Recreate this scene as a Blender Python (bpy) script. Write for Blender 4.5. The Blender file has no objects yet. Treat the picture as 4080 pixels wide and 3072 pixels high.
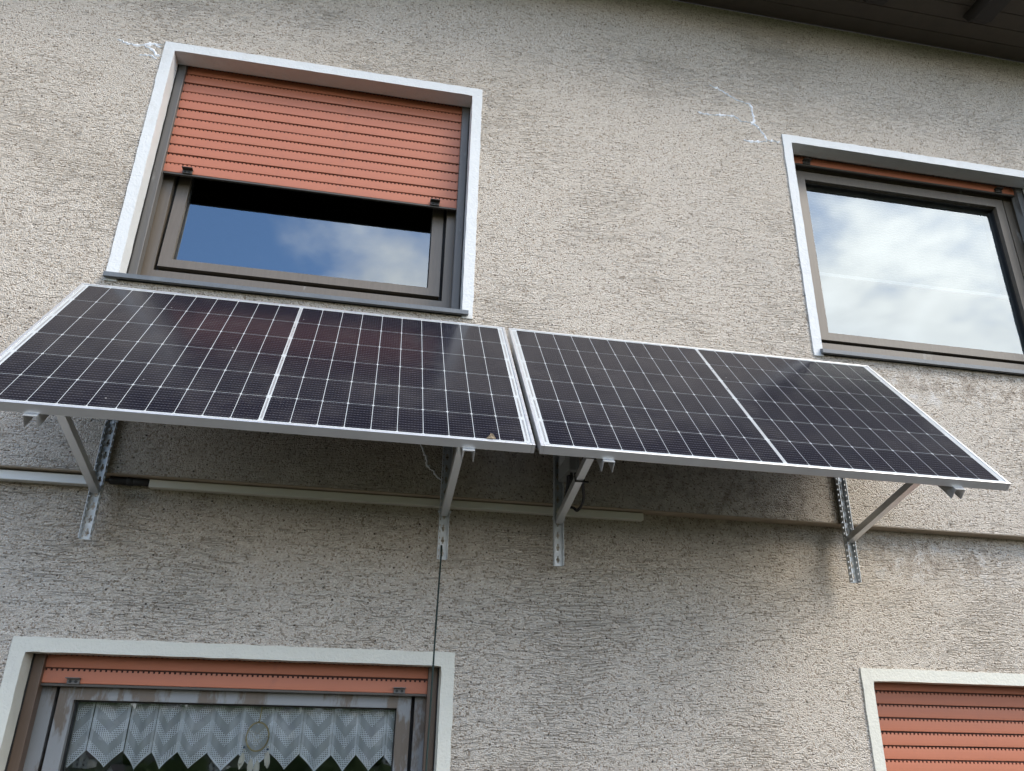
import bpy, bmesh, math, random
from mathutils import Matrix, Vector, noise
random.seed(7)
sc = bpy.context.scene
col = sc.collection
R = math.radians

# ------------------------------------------------------------------ camera
cam_data = bpy.data.cameras.new('camera')
cam = bpy.data.objects.new('camera', cam_data); col.objects.link(cam)
rot = Matrix(((0.98254614, -0.09164272, -0.16187862),
              (-0.18500451, -0.39065161, -0.90175643),
              (0.01940127, 0.91596558, -0.40078754)))
cam.matrix_world = Matrix.Translation((2.68651, -3.17687, -1.37588)) @ rot.to_4x4()
cam_data.sensor_fit = 'HORIZONTAL'; cam_data.sensor_width = 36.0
cam_data.lens = 36.0 * 3183.758 / 4080.0
cam_data.clip_start = 0.05; cam_data.clip_end = 6000
sc.camera = cam

# ------------------------------------------------------------------ sky, sun, exposure
SUN_AZ, SUN_EL = 52.0, 44.0            # azimuth measured from the facade's outward normal (-y) towards +x
sdir = Vector((math.sin(R(SUN_AZ))*math.cos(R(SUN_EL)), -math.cos(R(SUN_AZ))*math.cos(R(SUN_EL)), math.sin(R(SUN_EL))))

world = bpy.data.worlds.new('World'); sc.world = world; world.use_nodes = True
wn = world.node_tree; wn.nodes.clear()
def NN(nt, typ, **kw):
    n = nt.nodes.new(typ)
    for k, v in kw.items():
        if k == 'ins':
            for a, b in v.items():
                if isinstance(b, bpy.types.NodeSocket): nt.links.new(b, n.inputs[a])
                else: n.inputs[a].default_value = b
        else: setattr(n, k, v)
    return n
def MT(nt, op, a, b=None, c=None, clamp=False):
    n = nt.nodes.new('ShaderNodeMath'); n.operation = op; n.use_clamp = clamp
    for i, v in enumerate((a, b, c)):
        if v is None: continue
        if isinstance(v, bpy.types.NodeSocket): nt.links.new(v, n.inputs[i])
        else: n.inputs[i].default_value = v
    return n.outputs[0]
def SS(nt, v, lo, hi, tlo=0.0, thi=1.0):
    n = NN(nt, 'ShaderNodeMapRange', interpolation_type='SMOOTHSTEP', ins={0: v, 1: lo, 2: hi, 3: tlo, 4: thi})
    return n.outputs[0]
def MIX(nt, f, a, b, mode='MIX'):
    n = nt.nodes.new('ShaderNodeMix'); n.data_type = 'RGBA'; n.blend_type = mode
    for i, v in ((0, f), (6, a), (7, b)):
        if isinstance(v, bpy.types.NodeSocket): nt.links.new(v, n.inputs[i])
        else: n.inputs[i].default_value = v if i == 0 else (tuple(v) + (1.0,) if len(v) == 3 else v)
    return n.outputs[2]
tc = NN(wn, 'ShaderNodeTexCoord')
sky = NN(wn, 'ShaderNodeTexSky', sky_type='NISHITA', sun_disc=False, sun_elevation=R(SUN_EL), sun_rotation=R(180-SUN_AZ),
         altitude=600, air_density=1.2, dust_density=0.1, ozone_density=4.0)
sep = NN(wn, 'ShaderNodeSeparateXYZ', ins={0: tc.outputs['Generated']})
den = MT(wn, 'ADD', MT(wn, 'MAXIMUM', sep.outputs[2], 0.0), 0.22)
cx = MT(wn, 'DIVIDE', sep.outputs[0], den); cy = MT(wn, 'DIVIDE', sep.outputs[1], den)
cv = NN(wn, 'ShaderNodeCombineXYZ', ins={0: cx, 1: cy, 2: 0.0})
cn = NN(wn, 'ShaderNodeTexNoise', noise_dimensions='4D', ins={'Vector': cv.outputs[0], 'W': 31.51, 'Scale': 1.4, 'Detail': 7.0, 'Roughness': 0.56, 'Distortion': 0.25})
cn2 = NN(wn, 'ShaderNodeTexNoise', noise_dimensions='4D', ins={'Vector': cv.outputs[0], 'W': 8.0, 'Scale': 3.0, 'Detail': 4.0, 'Roughness': 0.55})
dt = NN(wn, 'ShaderNodeVectorMath', operation='DOT_PRODUCT', ins={0: tc.outputs['Generated'], 1: tuple(sdir)})
aur = MT(wn, 'POWER', MT(wn, 'MAXIMUM', dt.outputs['Value'], 0.0), 10.0)     # thin cloud in front of the sun scatters its light forward
hz = SS(wn, sep.outputs[2], 0.02, 0.36, 0.17, 0.0)        # clouds crowd together towards the horizon
cmask = MT(wn, 'MAXIMUM', SS(wn, MT(wn, 'ADD', cn.outputs[0], hz), 0.47, 0.64), MT(wn, 'MULTIPLY', SS(wn, dt.outputs['Value'], 0.80, 0.95), SS(wn, cn2.outputs[0], 0.36, 0.54, 0.35, 1.0)))
cbr = MT(wn, 'MULTIPLY_ADD', aur, 5.0, 5.8)
low = SS(wn, sep.outputs[2], 0.0, 0.5, 0.90, 1.15)      # cloud bases greyer towards the horizon
cbr2 = MT(wn, 'MULTIPLY', MT(wn, 'MULTIPLY', cbr, low), MT(wn, 'MULTIPLY_ADD', cn2.outputs[0], 1.7, 0.15))
ccol = NN(wn, 'ShaderNodeVectorMath', operation='SCALE', ins={0: (1.0, 0.98, 0.955), 'Scale': cbr2})
skymix = MIX(wn, cmask, sky.outputs[0], ccol.outputs[0])
bg = NN(wn, 'ShaderNodeBackground', ins={'Color': skymix, 'Strength': 0.125})
wo = NN(wn, 'ShaderNodeOutputWorld', ins={'Surface': bg.outputs[0]})

sl = bpy.data.lights.new('sun', 'SUN'); sl.energy = 0.68; sl.angle = R(24); sl.color = (1.0, 0.90, 0.76)
so = bpy.data.objects.new('sun', sl); col.objects.link(so)
so.rotation_euler = sdir.to_track_quat('Z', 'Y').to_euler(); so.location = (8, -8, 9)

sc.cycles.max_bounces = 6; sc.cycles.diffuse_bounces = 3; sc.cycles.glossy_bounces = 3; sc.cycles.transparent_max_bounces = 8
sc.cycles.caustics_reflective = False; sc.cycles.caustics_refractive = False
sc.view_settings.view_transform = 'Standard'; sc.view_settings.look = 'None'
sc.view_settings.gamma = 1.0; sc.view_settings.exposure = 1.84

# ------------------------------------------------------------------ materials
def mat(name):
    m = bpy.data.materials.new(name); m.use_nodes = True
    nt = m.node_tree; b = nt.nodes['Principled BSDF']
    return m, nt, b
def setp(b, **kw):
    for k, v in kw.items():
        k = k.replace('_', ' ')
        b.inputs[k].default_value = v
def objco(nt):
    return NN(nt, 'ShaderNodeTexCoord').outputs['Object']
def mapv(nt, v, scale=(1, 1, 1), loc=(0, 0, 0)):
    return NN(nt, 'ShaderNodeMapping', ins={'Vector': v, 'Scale': scale, 'Location': loc}).outputs[0]
def noi(nt, v, scale=5.0, detail=3.0, rough=0.5, dist=0.0, w=None):
    n = NN(nt, 'ShaderNodeTexNoise', ins={'Vector': v, 'Scale': scale, 'Detail': detail, 'Roughness': rough, 'Distortion': dist})
    return n.outputs[0]
def bump(nt, b, h, dist, strength=1.0):
    n = NN(nt, 'ShaderNodeBump', ins={'Height': h, 'Distance': dist, 'Strength': strength})
    nt.links.new(n.outputs[0], b.inputs['Normal'])

def simple(name, c, rough=0.5, metal=0.0, var=0.12, nscale=12.0, bdist=0.0, bscale=200.0, spec=0.5):
    m, nt, b = mat(name)
    v = objco(nt)
    n = noi(nt, v, nscale, 5.0, 0.6)
    cc = MIX(nt, n, tuple(x*(1-var) for x in c), tuple(min(1, x*(1+var)) for x in c))
    nt.links.new(cc, b.inputs['Base Color'])
    rr = MT(nt, 'MULTIPLY_ADD', n, 0.2, rough-0.1)
    nt.links.new(rr, b.inputs['Roughness'])
    setp(b, Metallic=metal); b.inputs['Specular IOR Level'].default_value = spec
    if bdist: bump(nt, b, noi(nt, v, bscale, 2.0), bdist)
    return m

def plaster():
    m, nt, b = mat('scraped_plaster')
    v3 = objco(nt)
    sp = NN(nt, 'ShaderNodeSeparateXYZ', ins={0: v3})
    X, Z = sp.outputs[0], sp.outputs[2]
    v = NN(nt, 'ShaderNodeCombineXYZ', ins={0: X, 1: Z}).outputs[0]          # the wall's own plane
    def n2(vec, scale, detail=1.0, rough=0.5):
        return NN(nt, 'ShaderNodeTexNoise', noise_dimensions='2D', ins={'Vector': vec, 'Scale': scale, 'Detail': detail, 'Roughness': rough}).outputs[0]
    def sc2(fx, fz, ox=0.0, oz=0.0):
        return NN(nt, 'ShaderNodeCombineXYZ', ins={0: MT(nt, 'MULTIPLY_ADD', X, fx, ox), 1: MT(nt, 'MULTIPLY_ADD', Z, fz, oz)}).outputs[0]
    w1 = n2(sc2(3.0, 7.0), 1.0, 1.0); w2 = n2(v, 42.0, 0.0)
    patch = n2(v, 1.6, 2.0)
    # grooves torn sideways by coarse grains under the float: broken rows, denser in some places
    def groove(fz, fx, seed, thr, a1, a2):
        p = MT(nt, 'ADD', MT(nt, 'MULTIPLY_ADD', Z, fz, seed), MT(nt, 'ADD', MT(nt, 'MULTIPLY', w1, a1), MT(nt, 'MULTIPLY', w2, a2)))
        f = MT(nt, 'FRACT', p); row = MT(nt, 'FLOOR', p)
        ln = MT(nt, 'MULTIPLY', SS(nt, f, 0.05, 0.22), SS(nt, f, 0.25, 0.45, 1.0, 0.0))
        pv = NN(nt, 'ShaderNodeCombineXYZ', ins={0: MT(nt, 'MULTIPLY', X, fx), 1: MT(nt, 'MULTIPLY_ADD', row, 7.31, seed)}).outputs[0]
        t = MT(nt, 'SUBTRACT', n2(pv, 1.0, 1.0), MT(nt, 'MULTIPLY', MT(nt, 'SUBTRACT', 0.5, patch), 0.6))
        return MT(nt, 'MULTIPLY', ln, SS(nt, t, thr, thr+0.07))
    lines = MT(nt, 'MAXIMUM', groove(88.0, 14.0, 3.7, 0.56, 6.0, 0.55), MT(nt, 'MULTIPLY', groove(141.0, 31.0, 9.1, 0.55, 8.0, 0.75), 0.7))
    gr = NN(nt, 'ShaderNodeTexVoronoi', voronoi_dimensions='2D', feature='F1', ins={'Vector': v, 'Scale': 170.0, 'Randomness': 1.0})
    grain = SS(nt, gr.outputs['Distance'], 0.0, 0.75, 1.0, 0.0)
    H = MT(nt, 'ADD', MT(nt, 'MULTIPLY', grain, 0.8), MT(nt, 'MULTIPLY', n2(v, 95.0, 1.0), 0.9))
    H = MT(nt, 'SUBTRACT', H, MT(nt, 'MULTIPLY', lines, 1.3))
    bump(nt, b, H, 0.0034, 1.0)
    # colour: grains of several tones, patchy weathering
    big = n2(v, 0.8, 4.0, 0.62)
    base = MIX(nt, patch, (0.505, 0.443, 0.371), (0.545, 0.485, 0.413))
    sr = NN(nt, 'ShaderNodeSeparateColor', ins={0: gr.outputs['Color']})
    base = MIX(nt, MT(nt, 'MULTIPLY', SS(nt, sr.outputs[0], 0.68, 0.76), 0.65), base, (0.64, 0.59, 0.52))
    base = MIX(nt, MT(nt, 'MULTIPLY', SS(nt, sr.outputs[1], 0.83, 0.89), 0.6), base, (0.20, 0.145, 0.095))
    gv = NN(nt, 'ShaderNodeTexVoronoi', voronoi_dimensions='2D', feature='F1', ins={'Vector': v, 'Scale': 22.0, 'Randomness': 1.0})
    gsel = NN(nt, 'ShaderNodeSeparateColor', ins={0: gv.outputs['Color']})
    grit = MT(nt, 'MULTIPLY', MT(nt, 'LESS_THAN', gv.outputs['Distance'], MT(nt, 'MULTIPLY_ADD', gsel.outputs[1], 0.075, 0.02)), SS(nt, gsel.outputs[0], 0.55, 0.6))
    base = MIX(nt, MT(nt, 'MULTIPLY', grit, 0.85), base, (0.05, 0.038, 0.03))
    base = MIX(nt, MT(nt, 'MULTIPLY', lines, 0.23, clamp=True), base, (0.25, 0.205, 0.155))   # dirt in the scratches, with their relief shading painted in
    # algae and soot: below the right sill, along the ledge, drips under it; under the panels also painted shade
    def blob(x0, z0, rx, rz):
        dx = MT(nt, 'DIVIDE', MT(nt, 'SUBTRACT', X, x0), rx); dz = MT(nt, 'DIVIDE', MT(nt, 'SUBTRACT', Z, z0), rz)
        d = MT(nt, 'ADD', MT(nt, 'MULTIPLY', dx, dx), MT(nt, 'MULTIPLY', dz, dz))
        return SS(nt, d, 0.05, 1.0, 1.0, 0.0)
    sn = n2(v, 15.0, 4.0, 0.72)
    stain_shade = MT(nt, 'ADD', MT(nt, 'ADD', blob(5.25, -0.60, 0.50, 0.13), MT(nt, 'MULTIPLY', blob(5.6, 0.27, 0.80, 0.13), 1.3)),
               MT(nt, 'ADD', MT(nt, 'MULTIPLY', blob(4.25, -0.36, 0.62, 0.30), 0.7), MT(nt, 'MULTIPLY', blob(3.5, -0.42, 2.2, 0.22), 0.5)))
    stain_shade = MT(nt, 'MULTIPLY', MT(nt, 'MULTIPLY', stain_shade, SS(nt, sn, 0.40, 0.74)), 0.45, clamp=True)
    base = MIX(nt, stain_shade, base, (0.125, 0.09, 0.062))
    wash = MT(nt, 'MULTIPLY', MT(nt, 'ADD', blob(5.2, -0.60, 0.8, 0.16), blob(5.3, 0.22, 0.6, 0.12)), SS(nt, sn, 0.36, 0.46, 1.0, 0.0))
    base = MIX(nt, MT(nt, 'MULTIPLY', wash, 0.6, clamp=True), base, (0.64, 0.62, 0.59))
    base = MIX(nt, MT(nt, 'MULTIPLY', SS(nt, big, 0.5, 0.7), 0.15), base, (0.45, 0.375, 0.285))
    base = MIX(nt, MT(nt, 'MULTIPLY', SS(nt, big, 0.30, 0.46, 1.0, 0.0), 0.14), base, (0.40, 0.385, 0.36))
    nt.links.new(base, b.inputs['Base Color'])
    setp(b, Roughness=0.92); b.inputs['Specular IOR Level'].default_value = 0.15
    return m
M = {}
M['plaster'] = plaster()
def stucco(name, c):
    m, nt, b = mat(name); v = objco(nt)
    n = noi(nt, v, 7.0, 5.0, 0.6)
    cc = MIX(nt, n, tuple(x*0.93 for x in c), c)
    sp = NN(nt, 'ShaderNodeTexVoronoi', ins={'Vector': v, 'Scale': 60.0})
    pit = MT(nt, 'MULTIPLY', SS(nt, sp.outputs['Distance'], 0.04, 0.10, 1, 0), SS(nt, noi(nt, v, 20.0, 2.0), 0.52, 0.58))
    cc = MIX(nt, MT(nt, 'MULTIPLY', pit, 0.5), cc, (0.25, 0.23, 0.2))
    gm = SS(nt, noi(nt, mapv(nt, v, (10, 10, 4)), 1.0, 5.0, 0.68), 0.52, 0.78)
    cc = MIX(nt, MT(nt, 'MULTIPLY', gm, 0.35), cc, (0.42, 0.40, 0.36))
    nt.links.new(cc, b.inputs['Base Color']); setp(b, Roughness=0.75)
    h = MT(nt, 'ADD', noi(nt, v, 95.0, 3.0, 0.55), MT(nt, 'MULTIPLY', noi(nt, v, 30.0, 3.0), 0.8))
    bump(nt, b, h, 0.004, 0.55)
    return m
M['white_paint'] = stucco('white_masonry_paint', (0.64, 0.65, 0.645))
M['cream_paint'] = stucco('cream_masonry_paint', (0.63, 0.615, 0.535))

def wood_film(name, c0, c1, peel, peelc):
    m, nt, b = mat(name); v = objco(nt)
    g = noi(nt, mapv(nt, v, (90, 90, 4)), 1.0, 4.0, 0.6)
    cc = MIX(nt, g, c0, c1)
    p = noi(nt, mapv(nt, v, (5, 5, 1.6)), 1.0, 6.0, 0.65)
    pm = SS(nt, p, 0.62-peel, 0.68-peel)
    cc = MIX(nt, pm, cc, peelc)
    nt.links.new(cc, b.inputs['Base Color'])
    nt.links.new(MT(nt, 'MULTIPLY_ADD', pm, 0.25, 0.42), b.inputs['Roughness'])
    bump(nt, b, MT(nt, 'ADD', g, MT(nt, 'MULTIPLY', pm, -1.0)), 0.0006, 0.6)
    return m
M['frame_brown'] = wood_film('brown_woodgrain_film', (0.098, 0.078, 0.058), (0.15, 0.125, 0.096), 0.02, (0.24, 0.22, 0.195))
M['frame_worn'] = wood_film('worn_woodgrain_film', (0.095, 0.07, 0.05), (0.135, 0.105, 0.078), 0.17, (0.23, 0.235, 0.235))
M['guide_grey'] = wood_film('weathered_guide_rail', (0.075, 0.07, 0.064), (0.12, 0.113, 0.104), 0.08, (0.20, 0.20, 0.195))
M['guide_brown'] = wood_film('brown_guide_rail', (0.075, 0.045, 0.028), (0.11, 0.07, 0.045), 0.05, (0.17, 0.165, 0.15))
M['gap_black'] = simple('black_rubber', (0.015, 0.014, 0.013), 0.7)
M['sill'] = simple('slate_sill', (0.11, 0.12, 0.13), 0.5, 0.0, 0.35, 18.0, 0.0008, 120.0)
M['dark_metal'] = simple('brown_metal', (0.07, 0.06, 0.05), 0.5, 0.3)
def terracotta():
    m, nt, b = mat('terracotta_shutter_plastic'); v = objco(nt)
    oi = NN(nt, 'ShaderNodeObjectInfo')
    n = noi(nt, mapv(nt, v, (2.2, 8, 14)), 1.0, 5.0, 0.6, 0.6)
    cc = MIX(nt, n, (0.39, 0.122, 0.060), (0.45, 0.155, 0.082))
    cc = MIX(nt, MT(nt, 'MULTIPLY', oi.outputs['Random'], 0.3), cc, (0.39, 0.13, 0.07))
    st = SS(nt, noi(nt, mapv(nt, v, (1.2, 5, 30)), 1.0, 4.0, 0.6), 0.62, 0.75)
    cc = MIX(nt, MT(nt, 'MULTIPLY', st, 0.4), cc, (0.52, 0.235, 0.165))
    gs = SS(nt, noi(nt, mapv(nt, v, (14, 5, 9)), 1.0, 4.0, 0.65), 0.55, 0.8)
    cc = MIX(nt, MT(nt, 'MULTIPLY', gs, 0.35), cc, (0.26, 0.10, 0.07))
    nt.links.new(cc, b.inputs['Base Color']); nt.links.new(MT(nt, 'MULTIPLY_ADD', n, 0.25, 0.38), b.inputs['Roughness'])
    return m
M['terracotta'] = terracotta()
M['slot_shade'] = simple('shaded_slat_inside', (0.05, 0.02, 0.014), 0.9)
def glass(name, f0, tint):
    m, nt, b = mat(name); nt.nodes.remove(b)
    fr = NN(nt, 'ShaderNodeFresnel', ins={'IOR': f0})
    v = objco(nt)
    gl = NN(nt, 'ShaderNodeBsdfGlossy', ins={'Roughness': 0.0, 'Color': (0.87, 0.96, 1.0, 1)})
    h = noi(nt, v, 1.2, 1.0)
    bp = NN(nt, 'ShaderNodeBump', ins={'Height': h, 'Distance': 0.004, 'Strength': 0.35})
    nt.links.new(bp.outputs[0], gl.inputs['Normal'])
    tr = NN(nt, 'ShaderNodeBsdfTransparent', ins={'Color': tint})
    mx = NN(nt, 'ShaderNodeMixShader', ins={0: fr.outputs[0], 1: tr.outputs[0], 2: gl.outputs[0]})
    nt.links.new(mx.outputs[0], nt.nodes['Material Output'].inputs[0])
    return m
M['glass'] = glass('window_glass', 2.55, (0.95, 0.97, 0.96, 1))
M['old_glass'] = glass('old_window_glass', 1.78, (0.95, 0.97, 0.96, 1))
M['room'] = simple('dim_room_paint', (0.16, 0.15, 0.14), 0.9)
M['alu'] = simple('anodised_aluminium', (0.74, 0.75, 0.76), 0.36, 0.75, 0.05, 30.0)
def galv():
    m, nt, b = mat('galvanised_steel'); v = objco(nt)
    vo = NN(nt, 'ShaderNodeTexVoronoi', ins={'Vector': v, 'Scale': 55.0})
    n = noi(nt, v, 25.0, 4.0)
    cc = MIX(nt, vo.outputs['Distance'], (0.52, 0.55, 0.57), (0.66, 0.68, 0.69))
    cc = MIX(nt, MT(nt, 'MULTIPLY', n, 0.4), cc, (0.45, 0.47, 0.49))
    nt.links.new(cc, b.inputs['Base Color']); setp(b, Metallic=0.6)
    nt.links.new(MT(nt, 'MULTIPLY_ADD', n, 0.25, 0.38), b.inputs['Roughness'])
    return m
M['galv'] = galv()
def cellmat():
    m, nt, b = mat('monocrystalline_cell'); v = objco(nt)
    sp = NN(nt, 'ShaderNodeSeparateXYZ', ins={0: v})
    ph = MT(nt, 'FRACT', MT(nt, 'MULTIPLY', sp.outputs[1], 10.0/0.164))
    wire = SS(nt, MT(nt, 'ABSOLUTE', MT(nt, 'SUBTRACT', ph, 0.5)), 0.035, 0.06, 1.0, 0.0)
    dots = SS(nt, MT(nt, 'ABSOLUTE', MT(nt, 'SUBTRACT', MT(nt, 'FRACT', MT(nt, 'MULTIPLY', sp.outputs[0], 100.0)), 0.5)), 0.1, 0.4, 1.0, 0.25)
    oi = NN(nt, 'ShaderNodeObjectInfo')
    base = MIX(nt, oi.outputs['Random'], (0.0065, 0.0068, 0.0125), (0.0105, 0.0098, 0.0155))
    cc = MIX(nt, MT(nt, 'MULTIPLY', MT(nt, 'MULTIPLY', wire, dots), 0.34), base, (0.30, 0.29, 0.31))
    g = NN(nt, 'ShaderNodeNewGeometry')
    dust = MT(nt, 'MULTIPLY', SS(nt, noi(nt, g.outputs['Position'], 6.0, 6.0, 0.7), 0.4, 0.8), 0.05)
    cc = MIX(nt, dust, cc, (0.4, 0.37, 0.33))
    spv = NN(nt, 'ShaderNodeTexVoronoi', ins={'Vector': g.outputs['Position'], 'Scale': 14.0})
    sc_ = NN(nt, 'ShaderNodeSeparateColor', ins={0: spv.outputs['Color']})
    speck = MT(nt, 'MULTIPLY', SS(nt, spv.outputs['Distance'], 0.03, 0.05, 1, 0), SS(nt, sc_.outputs[0], 0.72, 0.75))
    cc = MIX(nt, MT(nt, 'MULTIPLY', speck, 0.5), cc, (0.45, 0.43, 0.4))
    nt.links.new(cc, b.inputs['Base Color'])
    setp(b, Roughness=0.17, IOR=1.5); b.inputs['Specular IOR Level'].default_value = 0.27
    return m
M['cell'] = cellmat()
def backsheet():
    m, nt, b = mat('white_backsheet_under_glass')
    setp(b, Base_Color=(0.46, 0.48, 0.48, 1), Roughness=0.16)
    return m
M['backsheet'] = backsheet()
M['ribbon'] = simple('tinned_ribbon', (0.45, 0.45, 0.45), 0.3, 0.6)
M['duct'] = simple('ivory_plastic_duct', (0.74, 0.73, 0.66), 0.5, 0.0, 0.06, 4.0)
M['duct_white'] = simple('white_plastic_duct', (0.70, 0.70, 0.67), 0.5, 0.0, 0.06, 4.0)
M['black_plastic'] = simple('black_cable_plastic', (0.014, 0.014, 0.015), 0.55)
M['inverter'] = simple('grey_cast_housing', (0.30, 0.31, 0.31), 0.55, 0.2)
M['label_grey'] = simple('pale_label', (0.5, 0.52, 0.53), 0.5)
M['cord'] = simple('dark_green_cord', (0.006, 0.02, 0.014), 0.7, 0.0, 0.5, 160.0)
M['filler'] = simple('white_filler', (0.80, 0.82, 0.85), 0.85, 0.0, 0.06, 40.0, 0.002, 160.0)
M['ledge'] = simple('smooth_ledge_plaster', (0.40, 0.325, 0.245), 0.9, 0.0, 0.2, 6.0, 0.002, 60.0)
M['soffit'] = simple('dark_stained_boards', (0.075, 0.06, 0.047), 0.75, 0.0, 0.3, 14.0)
M['beam'] = simple('dark_stained_beam', (0.030, 0.024, 0.021), 0.75, 0.0, 0.3, 10.0)
M['roof_tile'] = simple('dark_roof_tiles', (0.06, 0.045, 0.04), 0.8)
M['blind'] = None
def blindmat():
    m, nt, b = mat('white_pleated_blind'); setp(b, Base_Color=(0.34, 0.36, 0.37, 1), Roughness=0.8)
    tl = NN(nt, 'ShaderNodeBsdfTranslucent', ins={'Color': (0.8, 0.82, 0.84, 1)})
    mx = NN(nt, 'ShaderNodeMixShader', ins={0: 0.15, 1: b.outputs[0], 2: tl.outputs[0]})
    nt.links.new(mx.outputs[0], nt.nodes['Material Output'].inputs[0]); return m
M['blind'] = blindmat()
M['white_plastic'] = simple('white_plastic_bar', (0.86, 0.88, 0.9), 0.4, 0.0, 0.02)
def lacemat():
    m, nt, b = mat('white_crochet_lace')
    uv = NN(nt, 'ShaderNodeUVMap').outputs[0]
    sp = NN(nt, 'ShaderNodeSeparateXYZ', ins={0: uv}); U, V = sp.outputs[0], sp.outputs[1]   # metres from the panel's centre / above its tip
    hw = NN(nt, 'ShaderNodeAttribute', attribute_name='half_width').outputs['Fac']
    aU = MT(nt, 'ABSOLUTE', U)
    c = MT(nt, 'SUBTRACT', V, MT(nt, 'MULTIPLY', MT(nt, 'DIVIDE', aU, hw), 0.058))
    ph = MT(nt, 'FRACT', MT(nt, 'DIVIDE', c, 0.079))
    mesh = MT(nt, 'LESS_THAN', ph, 0.50)
    hem = MT(nt, 'LESS_THAN', c, 0.008)
    side = MT(nt, 'GREATER_THAN', MT(nt, 'DIVIDE', aU, hw), 0.84)
    hx = MT(nt, 'GREATER_THAN', MT(nt, 'FRACT', MT(nt, 'MULTIPLY', U, 150.0)), 0.5)
    hz = MT(nt, 'GREATER_THAN', MT(nt, 'FRACT', MT(nt, 'MULTIPLY', V, 150.0)), 0.5)
    hole = MT(nt, 'MULTIPLY', hx, hz)
    am = MT(nt, 'MULTIPLY_ADD', hole, -0.85, 0.95)
    al = MT(nt, 'ADD', MT(nt, 'MULTIPLY', mesh, am), MT(nt, 'MULTIPLY', MT(nt, 'SUBTRACT', 1.0, mesh), 0.55))
    al = MT(nt, 'MAXIMUM', al, MT(nt, 'MULTIPLY', side, 0.75)); al = MT(nt, 'MAXIMUM', al, MT(nt, 'MULTIPLY', hem, 0.95))
    setp(b, Base_Color=(0.88, 0.91, 0.96, 1), Roughness=0.9)
    tr = NN(nt, 'ShaderNodeBsdfTransparent')
    mx = NN(nt, 'ShaderNodeMixShader', ins={0: al, 1: tr.outputs[0], 2: b.outputs[0]})
    nt.links.new(mx.outputs[0], nt.nodes['Material Output'].inputs[0]); return m
M['lace'] = lacemat()
M['straw'] = simple('straw_hoop', (0.42, 0.33, 0.16), 0.7, 0, 0.3, 60.0)
M['feather'] = simple('white_down_feather', (0.7, 0.66, 0.58), 0.9, 0, 0.15, 60.0)
M['bead_blue'] = simple('blue_bead', (0.03, 0.06, 0.14), 0.3)
M['leaf'] = simple('dry_leaf', (0.42, 0.33, 0.22), 0.8)
M['wall_far'] = simple('far_white_render', (0.75, 0.72, 0.64), 0.9)
M['roof_far'] = simple('far_grey_roof', (0.10, 0.085, 0.08), 0.9)
def leafmass():
    m, nt, b = mat('leaf_mass'); v = objco(nt)
    cc = MIX(nt, noi(nt, v, 0.12, 6.0, 0.7), (0.025, 0.042, 0.014), (0.085, 0.115, 0.035))
    nt.links.new(cc, b.inputs['Base Color']); setp(b, Roughness=0.9); b.inputs['Specular IOR Level'].default_value = 0.1
    return m
M['trees'] = leafmass()
def groundmat():
    m, nt, b = mat('grass_and_paving'); v = objco(nt)
    sp = NN(nt, 'ShaderNodeSeparateXYZ', ins={0: v})
    gcol = MIX(nt, noi(nt, v, 0.02, 8.0, 0.65), (0.03, 0.05, 0.016), (0.085, 0.085, 0.038))
    pav = MIX(nt, noi(nt, v, 3.0, 6.0, 0.6), (0.038, 0.034, 0.027), (0.062, 0.056, 0.046))
    k = SS(nt, sp.outputs[1], -7.2, -7.0)
    nt.links.new(MIX(nt, k, gcol, pav), b.inputs['Base Color']); setp(b, Roughness=0.95)
    return m
M['ground'] = groundmat()

# ------------------------------------------------------------------ mesh helpers
def link(name, me, m=None, parent=None):
    o = bpy.data.objects.new(name, me); col.objects.link(o)
    if m is not None and me is not None and not me.materials:
        for x in (m if isinstance(m, (list, tuple)) else [m]): me.materials.append(x)
    if parent is not None: o.parent = parent
    return o
def tag(o, label=None, cat=None, group=None, kind=None):
    if label: o['label'] = label
    if cat: o['category'] = cat
    if group: o['group'] = group
    if kind: o['kind'] = kind
    return o
def empty(name, loc=(0, 0, 0)):
    o = bpy.data.objects.new(name, None); col.objects.link(o); o.location = loc; o.empty_display_size = 0.05
    return o
def tomesh(bm, name, smooth=False):
    me = bpy.data.meshes.new(name)
    bmesh.ops.recalc_face_normals(bm, faces=bm.faces)
    if smooth:
        for f in bm.faces: f.smooth = True
    bm.to_mesh(me); bm.free(); return me
def add_box(bm, x0, x1, y0, y1, z0, z1, bev=0.0, mi=0, mtx=None):
    vs = [bm.verts.new((x, y, z)) for x in (x0, x1) for y in (y0, y1) for z in (z0, z1)]
    idx = [(0, 1, 3, 2), (4, 6, 7, 5), (0, 4, 5, 1), (2, 3, 7, 6), (0, 2, 6, 4), (1, 5, 7, 3)]
    fs = [bm.faces.new([vs[i] for i in q]) for q in idx]
    for f in fs: f.material_index = mi
    if bev:
        es = set(e for f in fs for e in f.edges)
        r = bmesh.ops.bevel(bm, geom=list(es), offset=bev, segments=2, profile=0.5, affect='EDGES')
        nv = set(v for f in r['faces'] for v in f.verts)
        for f in r['faces']: f.material_index = mi
        vs = list(nv | set(v for v in vs if v.is_valid))
    if mtx is not None: bmesh.ops.transform(bm, matrix=mtx, verts=[v for v in vs if v.is_valid])
    return vs
def box_obj(name, dims, m, parent=None, bev=0.0):
    bm = bmesh.new(); add_box(bm, *dims, bev=bev)
    return link(name, tomesh(bm, name), m, parent)
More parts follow.
